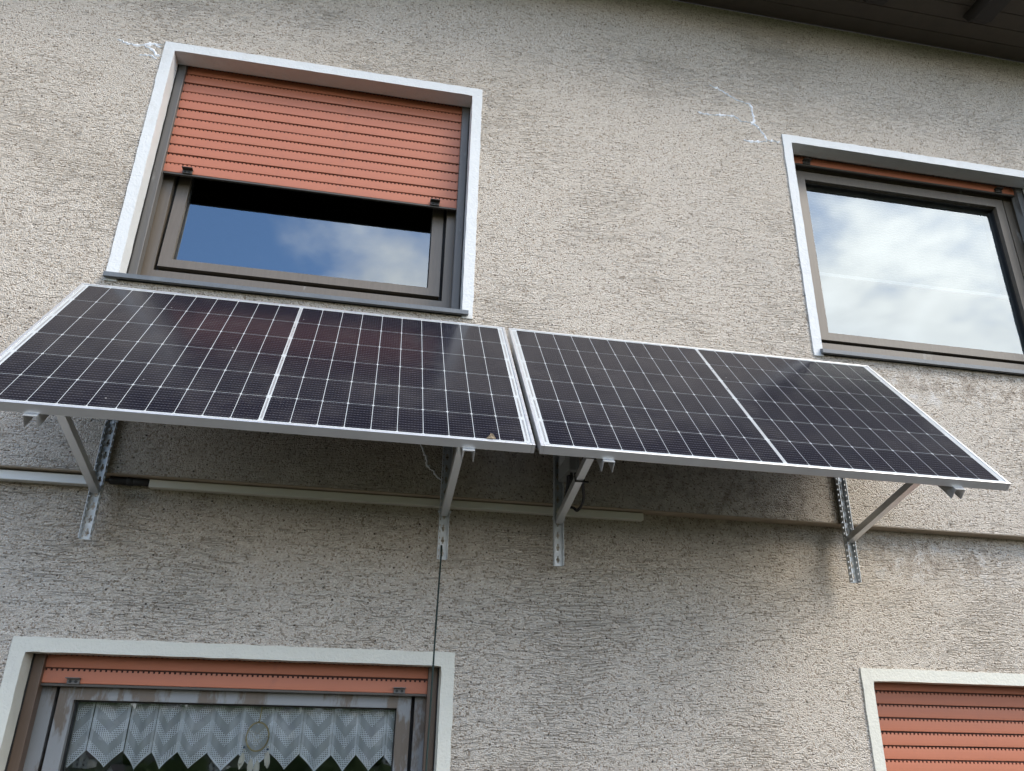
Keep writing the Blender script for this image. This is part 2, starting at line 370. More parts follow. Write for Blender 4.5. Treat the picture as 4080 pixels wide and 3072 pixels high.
def poly_extrude(bm, pts, y0, y1, bev=0.0, mi=0):
    """polygon in xz extruded along y"""
    a = [bm.verts.new((x, y0, z)) for x, z in pts]; b_ = [bm.verts.new((x, y1, z)) for x, z in pts]
    fs = [bm.faces.new(a), bm.faces.new(b_[::-1])]
    n = len(pts)
    for i in range(n): fs.append(bm.faces.new((a[i], a[(i+1) % n], b_[(i+1) % n], b_[i])))
    for f in fs: f.material_index = mi
    if bev:
        es = list(fs[0].edges)
        bmesh.ops.bevel(bm, geom=es, offset=bev, segments=2, profile=0.5, affect='EDGES')
def tube(bm, pts, r, seg=8, mi=0, cap=True):
    pts = [Vector(p) for p in pts]; rings = []
    rs = r if isinstance(r, (list, tuple)) else [r]*len(pts)
    up = Vector((0.13, 0.31, 0.94))
    for i, p in enumerate(pts):
        d = (pts[min(i+1, len(pts)-1)] - pts[max(i-1, 0)]).normalized()
        s = d.cross(up)
        if s.length < 1e-3: s = d.cross(Vector((1, 0, 0)))
        s.normalize(); t = d.cross(s).normalized()
        rings.append([bm.verts.new(p + rs[i]*(math.cos(2*math.pi*k/seg)*s + math.sin(2*math.pi*k/seg)*t)) for k in range(seg)])
    for a, b_ in zip(rings, rings[1:]):
        for k in range(seg):
            f = bm.faces.new((a[k], a[(k+1) % seg], b_[(k+1) % seg], b_[k])); f.material_index = mi; f.smooth = True
    if cap:
        bm.faces.new(rings[0][::-1]); bm.faces.new(rings[-1])
def spline(ctrl, n=8):
    out = []; P = [Vector(c) for c in ctrl]; P = [P[0]] + P + [P[-1]]
    for i in range(1, len(P)-2):
        for k in range(n):
            t = k/n; a, b_, c, d = P[i-1], P[i], P[i+1], P[i+2]
            out.append(0.5*((2*b_) + (c-a)*t + (2*a-5*b_+4*c-d)*t*t + (3*b_-a-3*c+d)*t**3))
    out.append(P[-2]); return out
def tube_obj(name, pts, r, m, parent=None, seg=8):
    bm = bmesh.new(); tube(bm, pts, r, seg); return link(name, tomesh(bm, name, True), m, parent)

# ------------------------------------------------------------------ setting: ground and hills
def terrain(x, y):
    d = -y
    if d < 12: h = -3.0
    elif d < 260: t = (d-12)/248.0; h = -3.0 - 42.0*(t*t*(3-2*t))
    elif d < 420: h = -45.0
    elif d < 950: t = (d-420)/530.0; h = -45.0 + 62.0*(t*t*(3-2*t))
    else: h = 17.0 - (d-950)*0.01
    if d > 30:
        k = min(1, (d-30)/300.0)
        h += k*9.0*noise.fractal(Vector((x*0.004, y*0.004, 0.3)), 1.0, 2.0, 4)
    return h
bm = bmesh.new()
xs = [-2500, -1800, -1300, -1000] + [-800+40*i for i in range(41)] + [1000, 1300, 1800, 2500]
ys = [80, 20, 0.5, -5, -12, -20, -30, -45, -60] + [-80-30*i for i in range(40)] + [-1500, -2000, -2800]
grid = [[bm.verts.new((x, y, terrain(x, y))) for x in xs] for y in ys]
for i in range(len(ys)-1):
    for j in range(len(xs)-1):
        f = bm.faces.new((grid[i][j], grid[i][j+1], grid[i+1][j+1], grid[i+1][j])); f.smooth = True
g = link('ground', tomesh(bm, 'ground', True), M['ground']); tag(g, kind='structure')

# ------------------------------------------------------------------ the house
house = empty('house', (2.3, 0.2, -3.0))
HO = Matrix.Translation((2.3, 0.2, -3.0)).inverted()
tag(house, 'beige plastered house front with brown windows and white painted window surrounds', 'house')
def hpart(name, bm_or_me, m, parent=None, smooth=False):
    me = bm_or_me if isinstance(bm_or_me, bpy.types.Mesh) else tomesh(bm_or_me, name, smooth)
    o = link(name, me, m, parent or house)
    o.matrix_parent_inverse = HO if parent is None else Matrix.Identity(4)
    return o
ZL = -0.4825           # underside of the projecting upper storey
LW = 0.07              # the lower wall stands back by this much
# (centre x, half opening, top of opening, bottom, wall plane y)
WIN = {'A': (2.286, 0.732, 1.642, 0.372, 0.0), 'B': (5.558, 0.764, 1.655, 0.372, 0.0),
       'C': (2.276, 0.741, -1.1370, -2.42, LW), 'D': (5.585, 0.745, -1.136, -2.42, LW)}
BAND = 0.050
def wall_mesh(z0, z1, y, wins, x0=-4.0, x1=11.0, depth=0.36):
    bm = bmesh.new()
    ops = [(c-h-0.025, c+h+0.025, zb-0.02, zt+0.026) for (c, h, zt, zb, _) in wins]
    xs = sorted(set([x0, x1] + [v for o in ops for v in o[:2]])); zs = sorted(set([z0, z1] + [v for o in ops for v in o[2:]]))
    inside = lambda x, z: any(o[0] < x < o[1] and o[2] < z < o[3] for o in ops)
    V = {}
    def v(x, yy, z):
        k = (round(x, 5), round(yy, 5), round(z, 5))
        if k not in V: V[k] = bm.verts.new((x, yy, z))
        return V[k]
    for a, b_ in zip(xs, xs[1:]):
        for c, d in zip(zs, zs[1:]):
            if inside((a+b_)/2, (c+d)/2): continue
            for yy in (y, y+depth): bm.faces.new((v(a, yy, c), v(b_, yy, c), v(b_, yy, d), v(a, yy, d)))
    for (a, b_, c, d) in ops:
        for (p, q) in (((a, c), (a, d)), ((b_, c), (b_, d)), ((a, c), (b_, c)), ((a, d), (b_, d))):
            bm.faces.new((v(p[0], y, p[1]), v(q[0], y, q[1]), v(q[0], y+depth, q[1]), v(p[0], y+depth, p[1])))
    for (p, q) in (((x0, z0), (x1, z0)), ((x0, z1), (x1, z1)), ((x0, z0), (x0, z1)), ((x1, z0), (x1, z1))):
        try: bm.faces.new((v(p[0], y, p[1]), v(q[0], y, q[1]), v(q[0], y+depth, q[1]), v(p[0], y+depth, p[1])))
        except ValueError: pass
    return bm
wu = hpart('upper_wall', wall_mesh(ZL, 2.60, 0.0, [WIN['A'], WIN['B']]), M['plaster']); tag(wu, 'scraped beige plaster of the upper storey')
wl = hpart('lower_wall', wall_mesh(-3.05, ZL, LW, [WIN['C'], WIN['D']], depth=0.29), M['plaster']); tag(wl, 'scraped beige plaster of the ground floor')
bm = bmesh.new(); add_box(bm, -4.0, 11.0, 0.0015, LW-0.0005, ZL-0.004, ZL-0.0005, 0.001)
hpart('ledge', bm, M['ledge']); 
# rooms behind the windows, one shell per storey
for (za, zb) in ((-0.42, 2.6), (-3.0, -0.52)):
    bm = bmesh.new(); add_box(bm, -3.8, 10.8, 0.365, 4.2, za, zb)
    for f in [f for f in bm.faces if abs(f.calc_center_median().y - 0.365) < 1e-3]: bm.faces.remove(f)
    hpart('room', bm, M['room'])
bm = bmesh.new(); add_box(bm, -4.0, 11.0, 0.37, 8.0, 2.70, 2.78); hpart('attic_floor', bm, M['soffit'])
# eave: boarded soffit, beams, fascia, roof slope
EO = 0.52
eave = hpart('eave', (lambda b: (add_box(b, -4.3, 11.3, -EO-0.024, -EO, 2.585, 2.78), b)[1])(bmesh.new()), M['beam']); tag(eave, 'dark stained roof eave')
ny = 5; bw = (EO - 0.002)/ny
pm = None
for i in range(ny):
    y1 = -0.001 - i*bw
    bm = bmesh.new(); add_box(bm, -4.3, 11.3, y1-bw+0.003, y1, 2.602, 2.622, 0.002)
    hpart('board', bm, M['soffit'], eave).matrix_parent_inverse = Matrix.Identity(4)
for k in range(22):
    bx = 5.28 + 0.67*(k-13)
    bm = bmesh.new(); pr = [(-EO+0.004, 2.598), (-EO+0.004, 2.50), (-0.31, 2.505), (-0.265, 2.53), (-0.235, 2.598)]
    A = [bm.verts.new((bx-0.055, y, z)) for y, z in pr]; B = [bm.verts.new((bx+0.055, y, z)) for y, z in pr]
    bm.faces.new(A); bm.faces.new(B[::-1])
    for q in range(5): bm.faces.new((A[q], B[q], B[(q+1) % 5], A[(q+1) % 5]))
    hpart('rafter_tail', bm, M['beam'], eave)
bm = bmesh.new()
vs = [bm.verts.new(p) for p in ((-4.4, -EO-0.08, 2.70), (11.4, -EO-0.08, 2.70), (11.4, 4.0, 5.0), (-4.4, 4.0, 5.0), (-4.4, -EO-0.08, 2.80), (11.4, -EO-0.08, 2.80), (11.4, 4.0, 5.1), (-4.4, 4.0, 5.1))]
for q in ((0, 1, 2, 3), (7, 6, 5, 4), (0, 4, 5, 1), (2, 6, 7, 3), (1, 5, 6, 2), (3, 7, 4, 0)): bm.faces.new([vs[i] for i in q])
hpart('roof', bm, M['roof_tile'])

def rect_frame(bm, x0, x1, z0, z1, wl_, wr, wb, wt, y0, y1, bev=0.003):
    """mitred window frame"""
    O = [(x0, z0), (x1, z0), (x1, z1), (x0, z1)]; I = [(x0+wl_, z0+wb), (x1-wr, z0+wb), (x1-wr, z1-wt), (x0+wl_, z1-wt)]
    for i in range(4):
        j = (i+1) % 4
        poly_extrude(bm, [O[i], O[j], I[j], I[i]], y0, y1, 0.0)
    if bev:
        pass
def crooked(pts_line, amp, step=0.03):
    out = []
    for (a, b_) in zip(pts_line, pts_line[1:]):
        L = math.hypot(b_[0]-a[0], b_[1]-a[1]); n = max(1, int(L/step))
        for k in range(n):
            t = k/n; x = a[0]+(b_[0]-a[0])*t; z = a[1]+(b_[1]-a[1])*t
            w = amp if 0 < k else 0.0
            out.append((x + w*noise.noise(Vector((x*14, z*14, 1.0))), z + w*noise.noise(Vector((x*14, z*14, 7.0)))))
    return out
def window(key, label, fm, gm, surm, sash_top, glass_top, tilt=0.0):
    c, h, zt, zb, wy = WIN[key]
    o = bpy.data.objects.new('window', None); col.objects.link(o); o.parent = house
    o.matrix_parent_inverse = HO; o['label'] = label
    P = lambda name, bm, m: (lambda ob: ob)(hpart(name, bm, m, o))
    x0, x1 = c-h, c+h; X0, X1 = x0-BAND, x1+BAND
    # painted surround: bands on the wall plus the reveals
    bm = bmesh.new(); zbb = zb-0.03
    pts = crooked([(X0, zbb), (X0, zt+BAND), (X1, zt+BAND), (X1, zbb), (x1+0.004, zbb)], 0.0035) + crooked([(x1, zbb), (x1, zt), (x0, zt), (x0, zbb)], 0.002) + [(x0, zbb)]
    poly_extrude(bm, pts, wy-0.007, wy+0.082, 0.0025)
    P('surround', bm, surm)
    # bead of paint and mortar at the inner edge, guide rails
    for s in (-1, 1):
        bm = bmesh.new(); xa, xb = (x0+0.004, x0+0.041) if s < 0 else (x1-0.041, x1-0.004)
        add_box(bm, xa, xb, wy+0.086, wy+0.135, zb+0.035, zt+0.022, 0.003)
        xg = xb-0.004 if s < 0 else xa+0.004
        P('guide_rail', bm, gm)
        bm = bmesh.new(); xj = x0+0.0005 if s < 0 else x1-0.0005
        add_box(bm, xj-0.012, xj+0.012, wy+0.088, wy+0.33, zb, zt+0.02); P('joint', bm, M['gap_black'])
    # outer frame, sash, gasket, pane
    f0 = zb+0.052; fy = wy+0.155; sy = wy+0.147
    bm = bmesh.new(); rect_frame(bm, x0+0.013, x1-0.013, f0, zt+0.02, 0.069, 0.069, 0.084, max(0.03, zt+0.02-sash_top-0.014), fy, wy+0.225); P('frame', bm, fm)
    bm = bmesh.new(); rect_frame(bm, x0+0.076, x1-0.076, f0+0.078, sash_top+0.02, 0.045, 0.045, 0.045, 0.045, wy+0.195, wy+0.222); P('gasket', bm, M['gap_black'])
    sx0, sx1 = x0+0.097, x1-0.097; sz0 = f0+0.099
    TM = Matrix.Translation((0, wy+0.2, sz0)) @ Matrix.Rotation(-tilt, 4, 'X') @ Matrix.Translation((0, -wy-0.2, -sz0))
    def PT(name, bm, m):
        if isinstance(bm, bpy.types.Mesh): bm.transform(TM)
        else: bmesh.ops.transform(bm, matrix=TM, verts=bm.verts)
        return P(name, bm, m)
    bm = bmesh.new(); rect_frame(bm, sx0, sx1, sz0, sash_top, 0.054, 0.054, 0.044, sash_top-glass_top, sy, wy+0.225)
    es = [e for e in bm.edges if all(abs(v.co.y-sy) < 1e-4 for v in e.verts)]
    PT('sash', bm, fm)
    bm = bmesh.new(); rect_frame(bm, sx0+0.051, sx1-0.051, sz0+0.041, glass_top+0.003, 0.007, 0.007, 0.006, 0.009, wy+0.172, wy+0.20); PT('glazing_seal', bm, M['gap_black'])
    me = bpy.data.meshes.new('pane'); a, b_, d, e = sx0+0.045, sx1-0.045, sz0+0.036, glass_top+0.008
    me.from_pydata([(a, wy+0.182, d), (b_, wy+0.182, d), (b_, wy+0.182, e), (a, wy+0.182, e)], [], [(0, 1, 2, 3)])
    PT('pane', me, M['old_glass'] if key in 'CD' else M['glass'])
    # sloping sill with a drip nose
    bm = bmesh.new()
    sxa, sxb = (X0+0.0, x1+0.028) if key == 'A' else (X0+0.035, X1+0.01)
    prof = [(wy+0.140, zb+0.062), (wy-0.030, zb+0.0), (wy-0.030, zb-0.020), (wy-0.012, zb-0.020), (wy-0.012, zb-0.012), (wy+0.140, zb+0.03)]
    L_ = [bm.verts.new((sxa, y, z)) for y, z in prof]; R_ = [bm.verts.new((sxb, y, z)) for y, z in prof]
    bm.faces.new(L_); bm.faces.new(R_[::-1])
    for i in range(len(prof)):
        j = (i+1) % len(prof); bm.faces.new((L_[i], R_[i], R_[j], L_[j]))
    P('sill', bm, M['sill'])
    return o
window('A', 'large upper left window tilted open with blue sky in its pane', M['frame_brown'], M['guide_grey'], M['white_paint'], 1.595, 1.535, R(3.9))
window('B', 'upper right window reflecting white cloud', M['frame_brown'], M['guide_grey'], M['white_paint'], 1.600, 1.545)
window('C', 'lower left window with peeling frame and lace behind the pane', M['frame_worn'], M['guide_brown'], M['cream_paint'], -1.232, -1.288)
window('D', 'lower right window behind a closed shutter', M['frame_brown'], M['guide_grey'], M['cream_paint'], -1.232, -1.288)

# filled cracks in the plaster
def crack(name, lines, w, label):
    bm = bmesh.new()
    for pts in lines:
        P = []
        for a, b_ in zip(pts, pts[1:]):
            L = math.hypot(b_[0]-a[0], b_[1]-a[1]); n = max(2, int(L/0.008))
            for k in range(n): t = k/n; P.append((a[0]+(b_[0]-a[0])*t, a[1]+(b_[1]-a[1])*t))
        P.append(pts[-1])
        rows = []
        for i, (x, z) in enumerate(P):
            q = P[min(i+1, len(P)-1)]; p0 = P[max(i-1, 0)]
            d = Vector((q[0]-p0[0], q[1]-p0[1])); d.normalize(); n = Vector((-d.y, d.x))
            j = 0.008*noise.noise(Vector((x*95, z*95, 3.0))) + 0.003*(random.random()-0.5)
            ww = w*(2.0 if random.random() < 0.07 else 1.0)*(0.35+0.9*abs(noise.noise(Vector((x*25, z*25, 9.0))))+0.5*random.random())*(0.5 if i in (0, len(P)-1) else 1)
            c = Vector((x, z)) + n*j
            a = c+n*ww; b_ = c-n*ww
            rows.append((bm.verts.new((a.x, 0.001, a.y)), bm.verts.new((c.x, -0.0035-0.001*random.random(), c.y)), bm.verts.new((b_.x, 0.001, b_.y))))
        for r0, r1 in zip(rows, rows[1:]):
            for k in (0, 1): bm.faces.new((r0[k], r0[k+1], r1[k+1], r1[k]))
    o = hpart(name, bm, M['filler']); o['label'] = label
crack('crack_filler', [[(4.3459, 1.9868), (4.4321, 1.9466), (4.4985, 1.9069), (4.5808, 1.8873), (4.5878, 1.8323), (4.5915, 1.7702), (4.5817, 1.7545), (4.6082, 1.7318), (4.6382, 1.6892), (4.6547, 1.6513), (4.6727, 1.6468), (4.7298, 1.6483)],
      [(4.2595, 1.7731), (4.324, 1.7687), (4.4283, 1.7813), (4.4746, 1.7831), (4.5126, 1.7583), (4.5413, 1.7567), (4.5817, 1.7545)],
      [(4.51, 1.6228), (4.5559, 1.6228), (4.6142, 1.6305), (4.6539, 1.6443)]], 0.0078, 'branching white filled crack left of the upper right window')
crack('crack_filler', [[(1.2892, 1.665), (1.3353, 1.6467), (1.3798, 1.6438), (1.4168, 1.6581), (1.4547, 1.6688), (1.4944, 1.671)],
      [(1.4133, 1.6536), (1.4389, 1.6353), (1.4636, 1.6218), (1.4736, 1.6015), (1.4943, 1.5997)],
      [(1.4017, 1.5868), (1.4422, 1.5949), (1.4656, 1.5874), (1.4843, 1.5746)], [(1.4547, 1.6688), (1.475, 1.655), (1.4944, 1.652)]], 0.008, 'white filled crack left of the upper left window')
crack('crack_filler', [[(2.8714, -0.2665), (2.8862, -0.2912), (2.8976, -0.322), (2.9054, -0.3567), (2.9215, -0.375), (2.9411, -0.391), (2.9533, -0.4076), (2.967, -0.4181)]], 0.0055, 'filled crack under the left solar panel')

# ------------------------------------------------------------------ roller shutters
def slat_mesh(w, pitch=0.0545):
    bm = bmesh.new(); hw = w/2; t = pitch
    top = t-0.0058; cut = t-0.0122
    prof = [(0.003, 0.0), (-0.0026, 0.0), (-0.0040, 0.0016), (-0.0046, t*0.2), (-0.0048, t*0.42), (-0.0047, t*0.62), (-0.0044, cut)]
    A = [bm.verts.new((-hw, y, z)) for y, z in prof]; B = [bm.verts.new((hw, y, z)) for y, z in prof]
    for i in range(len(prof)-1):
        f = bm.faces.new((A[i], B[i], B[i+1], A[i+1])); f.smooth = False
    # slat's hollow behind the punched slots, its shade put into a dark colour
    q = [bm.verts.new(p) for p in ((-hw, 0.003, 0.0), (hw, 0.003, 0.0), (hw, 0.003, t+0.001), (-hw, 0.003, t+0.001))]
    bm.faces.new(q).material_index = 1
    # webs between the ventilation slots
    x = -hw; step = 0.0187
    while x < hw:
        x1 = min(x+step-0.0078, hw); y0, y1 = -0.0044, -0.0040
        vs = [bm.verts.new(p) for p in ((x, y0, cut), (x1, y0, cut), (x1, y1, top), (x, y1, top), (x1, 0.001, top), (x, 0.001, top), (x1, 0.001, cut), (x, 0.001, cut))]
        bm.faces.new(vs[:4]); bm.faces.new((vs[3], vs[2], vs[4], vs[5])); bm.faces.new((vs[1], vs[6], vs[4], vs[2])); bm.faces.new((vs[7], vs[0], vs[3], vs[5]))
        x += step
    return tomesh(bm, 'slat')
slat_cache = {}
def shutter(key, zbot, ztop, label, lugs=True):
    c, h, zt, zb, wy = WIN[key]; w = 2*h - 0.062; pitch = 0.0545; y = wy+0.112
    root = empty('roller_shutter', (c, y, zbot)); tag(root, label, 'shutter', 'terracotta roller shutters')
    me = slat_mesh(w)
    n = int(math.ceil((ztop-zbot-0.006)/pitch))
    for i in range(n):
        o = link('slat', me, [M['terracotta'], M['slot_shade']], root); o.location = (0, 0.0012*math.sin(i*2.3), 0.006+i*pitch)
        o.rotation_euler = (0, 0.0013*math.sin(i*1.7+c), 0)
    bm = bmesh.new(); add_box(bm, -w/2, w/2, -0.004, 0.010, -0.004, 0.0055, 0.0015); link('bottom_bar', tomesh(bm, 'bottom_bar'), M['dark_metal'], root)
    bm = bmesh.new(); add_box(bm, -w/2-0.012, w/2+0.012, 0.014, 0.018, zt+0.02-zbot-0.06, zt+0.024-zbot); link('roll_cover', tomesh(bm, 'roll_cover'), M['gap_black'], root)
    if lugs:
        for s in (-1, 1):
            bm = bmesh.new(); lx = s*(w/2-0.118)
            add_box(bm, lx-0.022, lx+0.022, -0.012, -0.003, 0.004, 0.022, 0.001)
            add_box(bm, lx-0.024, lx+0.024, -0.032, -0.003, 0.0225, 0.026, 0.0008)
            lg = link('stop_lug', tomesh(bm, 'stop_lug'), M['dark_metal'] if key in 'AB' else M['guide_grey'], root)
            for q in (-0.010, 0.010):
                bm = bmesh.new(); bmesh.ops.create_cone(bm, cap_ends=True, segments=10, radius1=0.005, radius2=0.005, depth=0.003, matrix=Matrix.Translation((lx+q, -0.0137, 0.013)) @ Matrix.Rotation(R(90), 4, 'X'))
                link('screw', tomesh(bm, 'screw'), M['gap_black'], lg)
    return root
shutter('A', 1.0085, 1.645, 'half lowered terracotta roller shutter of the upper left window')
shutter('B', 1.614, 1.655, 'rolled up terracotta roller shutter above the cloudy upper right window')
shutter('C', -1.2405, -1.132, 'terracotta roller shutter showing two slats above the lace window')
shutter('D', -2.37, -1.13, 'fully closed terracotta roller shutter at the lower right', lugs=False)

# ------------------------------------------------------------------ solar panels
T = 0.7126; PW, PH = 1.755, 1.038
px0, gap, yt, zt_ = 1.4499, 0.0181, 0.07, 0.2844
def panel_matrix(i):
    return Matrix.Translation((px0 + i*(PW+gap), -yt, zt_)) @ Matrix.Rotation(math.pi/2 - T, 4, 'X')
def cell_mesh(w, h, ch=0.0055):
    bm = bmesh.new(); a, b_ = w/2, h/2
    pts = [(-a+ch, -b_), (a-ch, -b_), (a, -b_+ch), (a, b_-ch), (a-ch, b_), (-a+ch, b_), (-a, b_-ch), (-a, -b_+ch)]
    t = [bm.verts.new((x, y, 0.0004)) for x, y in pts]; bo = [bm.verts.new((x, y, 0)) for x, y in pts]
    bm.faces.new(t)
    for i in range(8): bm.faces.new((bo[i], bo[(i+1) % 8], t[(i+1) % 8], t[i]))
    return tomesh(bm, 'cell')
LIP = 0.011; mx, my, cg = 0.021, 0.007, 0.012
pitch_x = (PW-2*LIP-2*mx-cg)/20; pitch_y = (PH-2*LIP-2*my)/6
cme = cell_mesh(pitch_x-0.0022, pitch_y-0.0023, 0.0038)
def solar_panel(i, label):
    root = empty('solar_panel'); root.matrix_world = panel_matrix(i)
    tag(root, label, 'solar panel', 'balcony solar panels on the house wall')
    # aluminium frame: four hollow-looking members, top and bottom between the sides
    for nm, d in (('frame_side', (0, LIP, -PH, 0)), ('frame_side', (PW-LIP, PW, -PH, 0)), ('frame_side', (LIP+0.0003, PW-LIP-0.0003, -LIP, 0)), ('frame_side', (LIP+0.0003, PW-LIP-0.0003, -PH, -PH+LIP))):
        bm = bmesh.new(); add_box(bm, d[0], d[1], d[2], d[3], -0.033, 0.0, 0.0011)
        link(nm, tomesh(bm, nm), M['alu'], root)
    bm = bmesh.new(); add_box(bm, LIP, PW-LIP, -PH+LIP, -LIP, -0.008, -0.0030); bs = link('backsheet', tomesh(bm, 'backsheet'), M['backsheet'], root)
    bm = bmesh.new(); add_box(bm, LIP+0.001, PW-LIP-0.001, -PH+LIP+0.001, -LIP-0.001, -0.0095, -0.0082); link('bounce_blocker', tomesh(bm, 'bounce_blocker'), M['black_plastic'], root)  # unseen dark sheet, added to cut light bounced onto the wall
    for c in range(20):
        for r_ in range(6):
            o = link('cell', cme, M['cell'], root)
            o.location = (LIP+mx+(c+0.5)*pitch_x+(cg if c >= 10 else 0), -PH+LIP+my+(r_+0.5)*pitch_y, -0.0029)
    # string ribbons at both ends and in the middle
    for x in (LIP+mx*0.55, PW/2, PW-LIP-mx*0.55):
        for r_ in range(6):
            bm = bmesh.new(); yb = -PH+LIP+my+r_*pitch_y
            add_box(bm, x-0.0028, x+0.0028, yb+0.012, yb+pitch_y-0.012, -0.0029, -0.0026); link('ribbon', tomesh(bm, 'ribbon'), M['ribbon'], root)
    return root
solar_panel(0, 'left solar panel directly under the half shuttered window')
solar_panel(1, 'right solar panel reaching below the cloudy window')

# ------------------------------------------------------------------ mounting brackets
def sheet_rail(length, w, fl, th, hole_pitch, slots=True):
    """U channel of pierced sheet: back at y=0, flanges towards -y, z from 0 to length"""
    bm = bmesh.new()
    if slots: zb = [0, .008, .012, .016, .020, .030, .033, .041]
    else: zb = [0]
    zs = []; per = 0.05; n = int(round(length/per))
    for k in range(n): zs += [k*per+z for z in zb]
    zs.append(length)
    us = [-w/2-fl, -w/2-fl+.008, -w/2-fl+.016, -w/2, -.0165, -.0115, -.007, -.0035, .0035, .007, w/2, w/2+fl-.016, w/2+fl-.008, w/2+fl]
    def pos(u, z):
        if u < -w/2: return (-w/2, -(-w/2-u), z)
        if u > w/2: return (w/2, -(u-w/2), z)
        return (u, 0, z)
    V = {}
    def v(i, j):
        if (i, j) not in V: V[(i, j)] = bm.verts.new(pos(us[i], zs[j]))
        return V[(i, j)]
    for j in range(len(zs)-1):
        zc = ((zs[j]+zs[j+1])/2) % per
        for i in range(len(us)-1):
            uc = (us[i]+us[i+1])/2
            if slots:
                ho = (.008 < zc < .016) or (.033 < zc < .041)
                if ho and (abs(abs(uc)-(w/2+fl-.012)) < .002 or (abs(uc+.014) < .002)): continue
                if abs(uc) < .0035 and .012 < zc < .041: continue
                if abs(uc) < .007 and .020 < zc < .030: continue
            bm.faces.new((v(i, j), v(i+1, j), v(i+1, j+1), v(i, j+1)))
    bmesh.ops.recalc_face_normals(bm, faces=bm.faces)
    bmesh.ops.solidify(bm, geom=list(bm.faces), thickness=th)
    return tomesh(bm, 'rail')
wall_rail_me = sheet_rail(1.0, 0.040, 0.027, 0.0018, 0.025)
panel_rail_me = (lambda bm: (add_box(bm, -.020, .020, -1.052, -.02, -.036, -.0335), add_box(bm, -.020, -.0175, -1.052, -.02, -.074, -.0362), add_box(bm, .0175, .020, -1.052, -.02, -.074, -.0362), tomesh(bm, 'panel_rail'))[-1])(bmesh.new())
p0 = Vector((0, -0.020, -0.572)); p1 = Vector((0, -0.640, -0.415))
dvec = (p1-p0); L = dvec.length; ang = math.atan2(dvec.z, -dvec.y)
bm = bmesh.new(); add_box(bm, -.0145, .0145, -L, 0, -.002, .027, 0.0015)
strut_me = tomesh(bm, 'strut')
bm = bmesh.new(); bmesh.ops.create_cone(bm, cap_ends=True, segments=6, radius1=.0085, radius2=.0085, depth=.006, matrix=Matrix.Rotation(R(90), 4, 'X'))
bolt_me = tomesh(bm, 'bolt')
bm = bmesh.new(); bmesh.ops.create_cone(bm, cap_ends=True, segments=14, radius1=.012, radius2=.012, depth=.0025, matrix=Matrix.Rotation(R(90), 4, 'X'))
washer_me = tomesh(bm, 'washer')
bm = bmesh.new(); bmesh.ops.create_cone(bm, cap_ends=True, segments=6, radius1=.006, radius2=.006, depth=.006, matrix=Matrix.Rotation(R(90), 4, 'Y'))
sidebolt_me = tomesh(bm, 'bolt')
BX = [1.669, 2.988, 3.461, 4.776]
BL = ['leftmost wall bracket, by the black cable coupling', 'wall bracket with the green cord hanging from it, under the left panel',
      'wall bracket with black cables tied to its strut, under the right panel', 'rightmost wall bracket with a bare perforated rail']
for k, bx in enumerate(BX):
    root = empty('panel_bracket', (bx, 0, -0.7445)); tag(root, BL[k], 'bracket', 'aluminium brackets carrying the solar panels')
    o = link('wall_rail', wall_rail_me, M['galv'], root); o.location = (0, -0.002, 0)
    pr = link('panel_rail', panel_rail_me, M['alu'], root)
    pr.matrix_local = Matrix.Translation((0, -yt, zt_+0.7445)) @ Matrix.Rotation(math.pi/2-T, 4, 'X')
    st = link('strut', strut_me, M['alu'], root)
    st.location = (0, p0.y, p0.z+0.7445); st.rotation_euler = (-ang, 0, 0)
    for z in (0.46, 0.86):
        b_ = link('washer', washer_me, M['galv'], root); b_.location = (0.001, -0.0052, z)
        b_ = link('bolt', bolt_me, M['galv'], root); b_.location = (0.001, -0.0095, z)
    for s in (-1, 1):
        b_ = link('bolt', sidebolt_me, M['galv'], root); b_.location = (s*0.0232, -0.018, 0.19)
        b_ = link('bolt', sidebolt_me, M['galv'], root); b_.location = (s*0.0232, p1.y+0.03, p1.z+0.7445-0.006)

# ------------------------------------------------------------------ cable ducts, coupling, inverter, cables
def duct(x0, x1, z0, z1, y0, m, label):
    c = (x0+x1)/2
    root = empty('cable_duct', (c, LW, z0)); tag(root, label, 'cable duct')
    w = (x1-x0)/2; h = z1-z0; d = LW-y0
    bm = bmesh.new(); add_box(bm, -w, w, -d*0.55, -0.0005, 0.001, h-0.001, 0.001); link('base', tomesh(bm, 'base'), m, root)
    bm = bmesh.new(); add_box(bm, -w, w, -d, -d*0.55-0.0006, 0, h, 0.0022); link('cover', tomesh(bm, 'cover'), m, root)
duct(1.838, 3.849, -0.521, -0.4905, 0.032, M['duct'], 'long ivory cable duct running along the ledge behind the brackets')
duct(-3.6, 1.618, -0.529, -0.4935, 0.026, M['duct_white'], 'white cable duct at the left edge, ending at the first bracket')
cp = empty('cable_coupling', (1.765, 0.048, -0.5005)); tag(cp, 'black cylindrical cable coupling between the two ducts', 'cable coupling')
def cyl_x(name, x0, x1, r, m, parent, seg=18):
    bm = bmesh.new(); tube(bm, [(x0, 0, 0), (x0+0.003, 0, 0), (x1-0.003, 0, 0), (x1, 0, 0)], [r*0.85, r, r, r*0.85], seg); return link(name, tomesh(bm, name, True), m, parent)
cyl_x('socket', -0.075, 0.000, 0.0155, M['black_plastic'], cp); cyl_x('plug', 0.004, 0.068, 0.0145, M['black_plastic'], cp)
cyl_x('collar', -0.012, 0.012, 0.0172, M['black_plastic'], cp); cyl_x('cable_stub', -0.118, -0.075, 0.006, M['black_plastic'], cp)
inv = empty('micro_inverter', (3.47, -0.10, -0.40)); tag(inv, 'grey flat micro inverter hidden behind the third bracket under the right panel', 'inverter')
bm = bmesh.new()
poly = [(-0.108, 0.0), (0.075, 0.0), (0.075, 0.22), (-0.108, 0.22)]
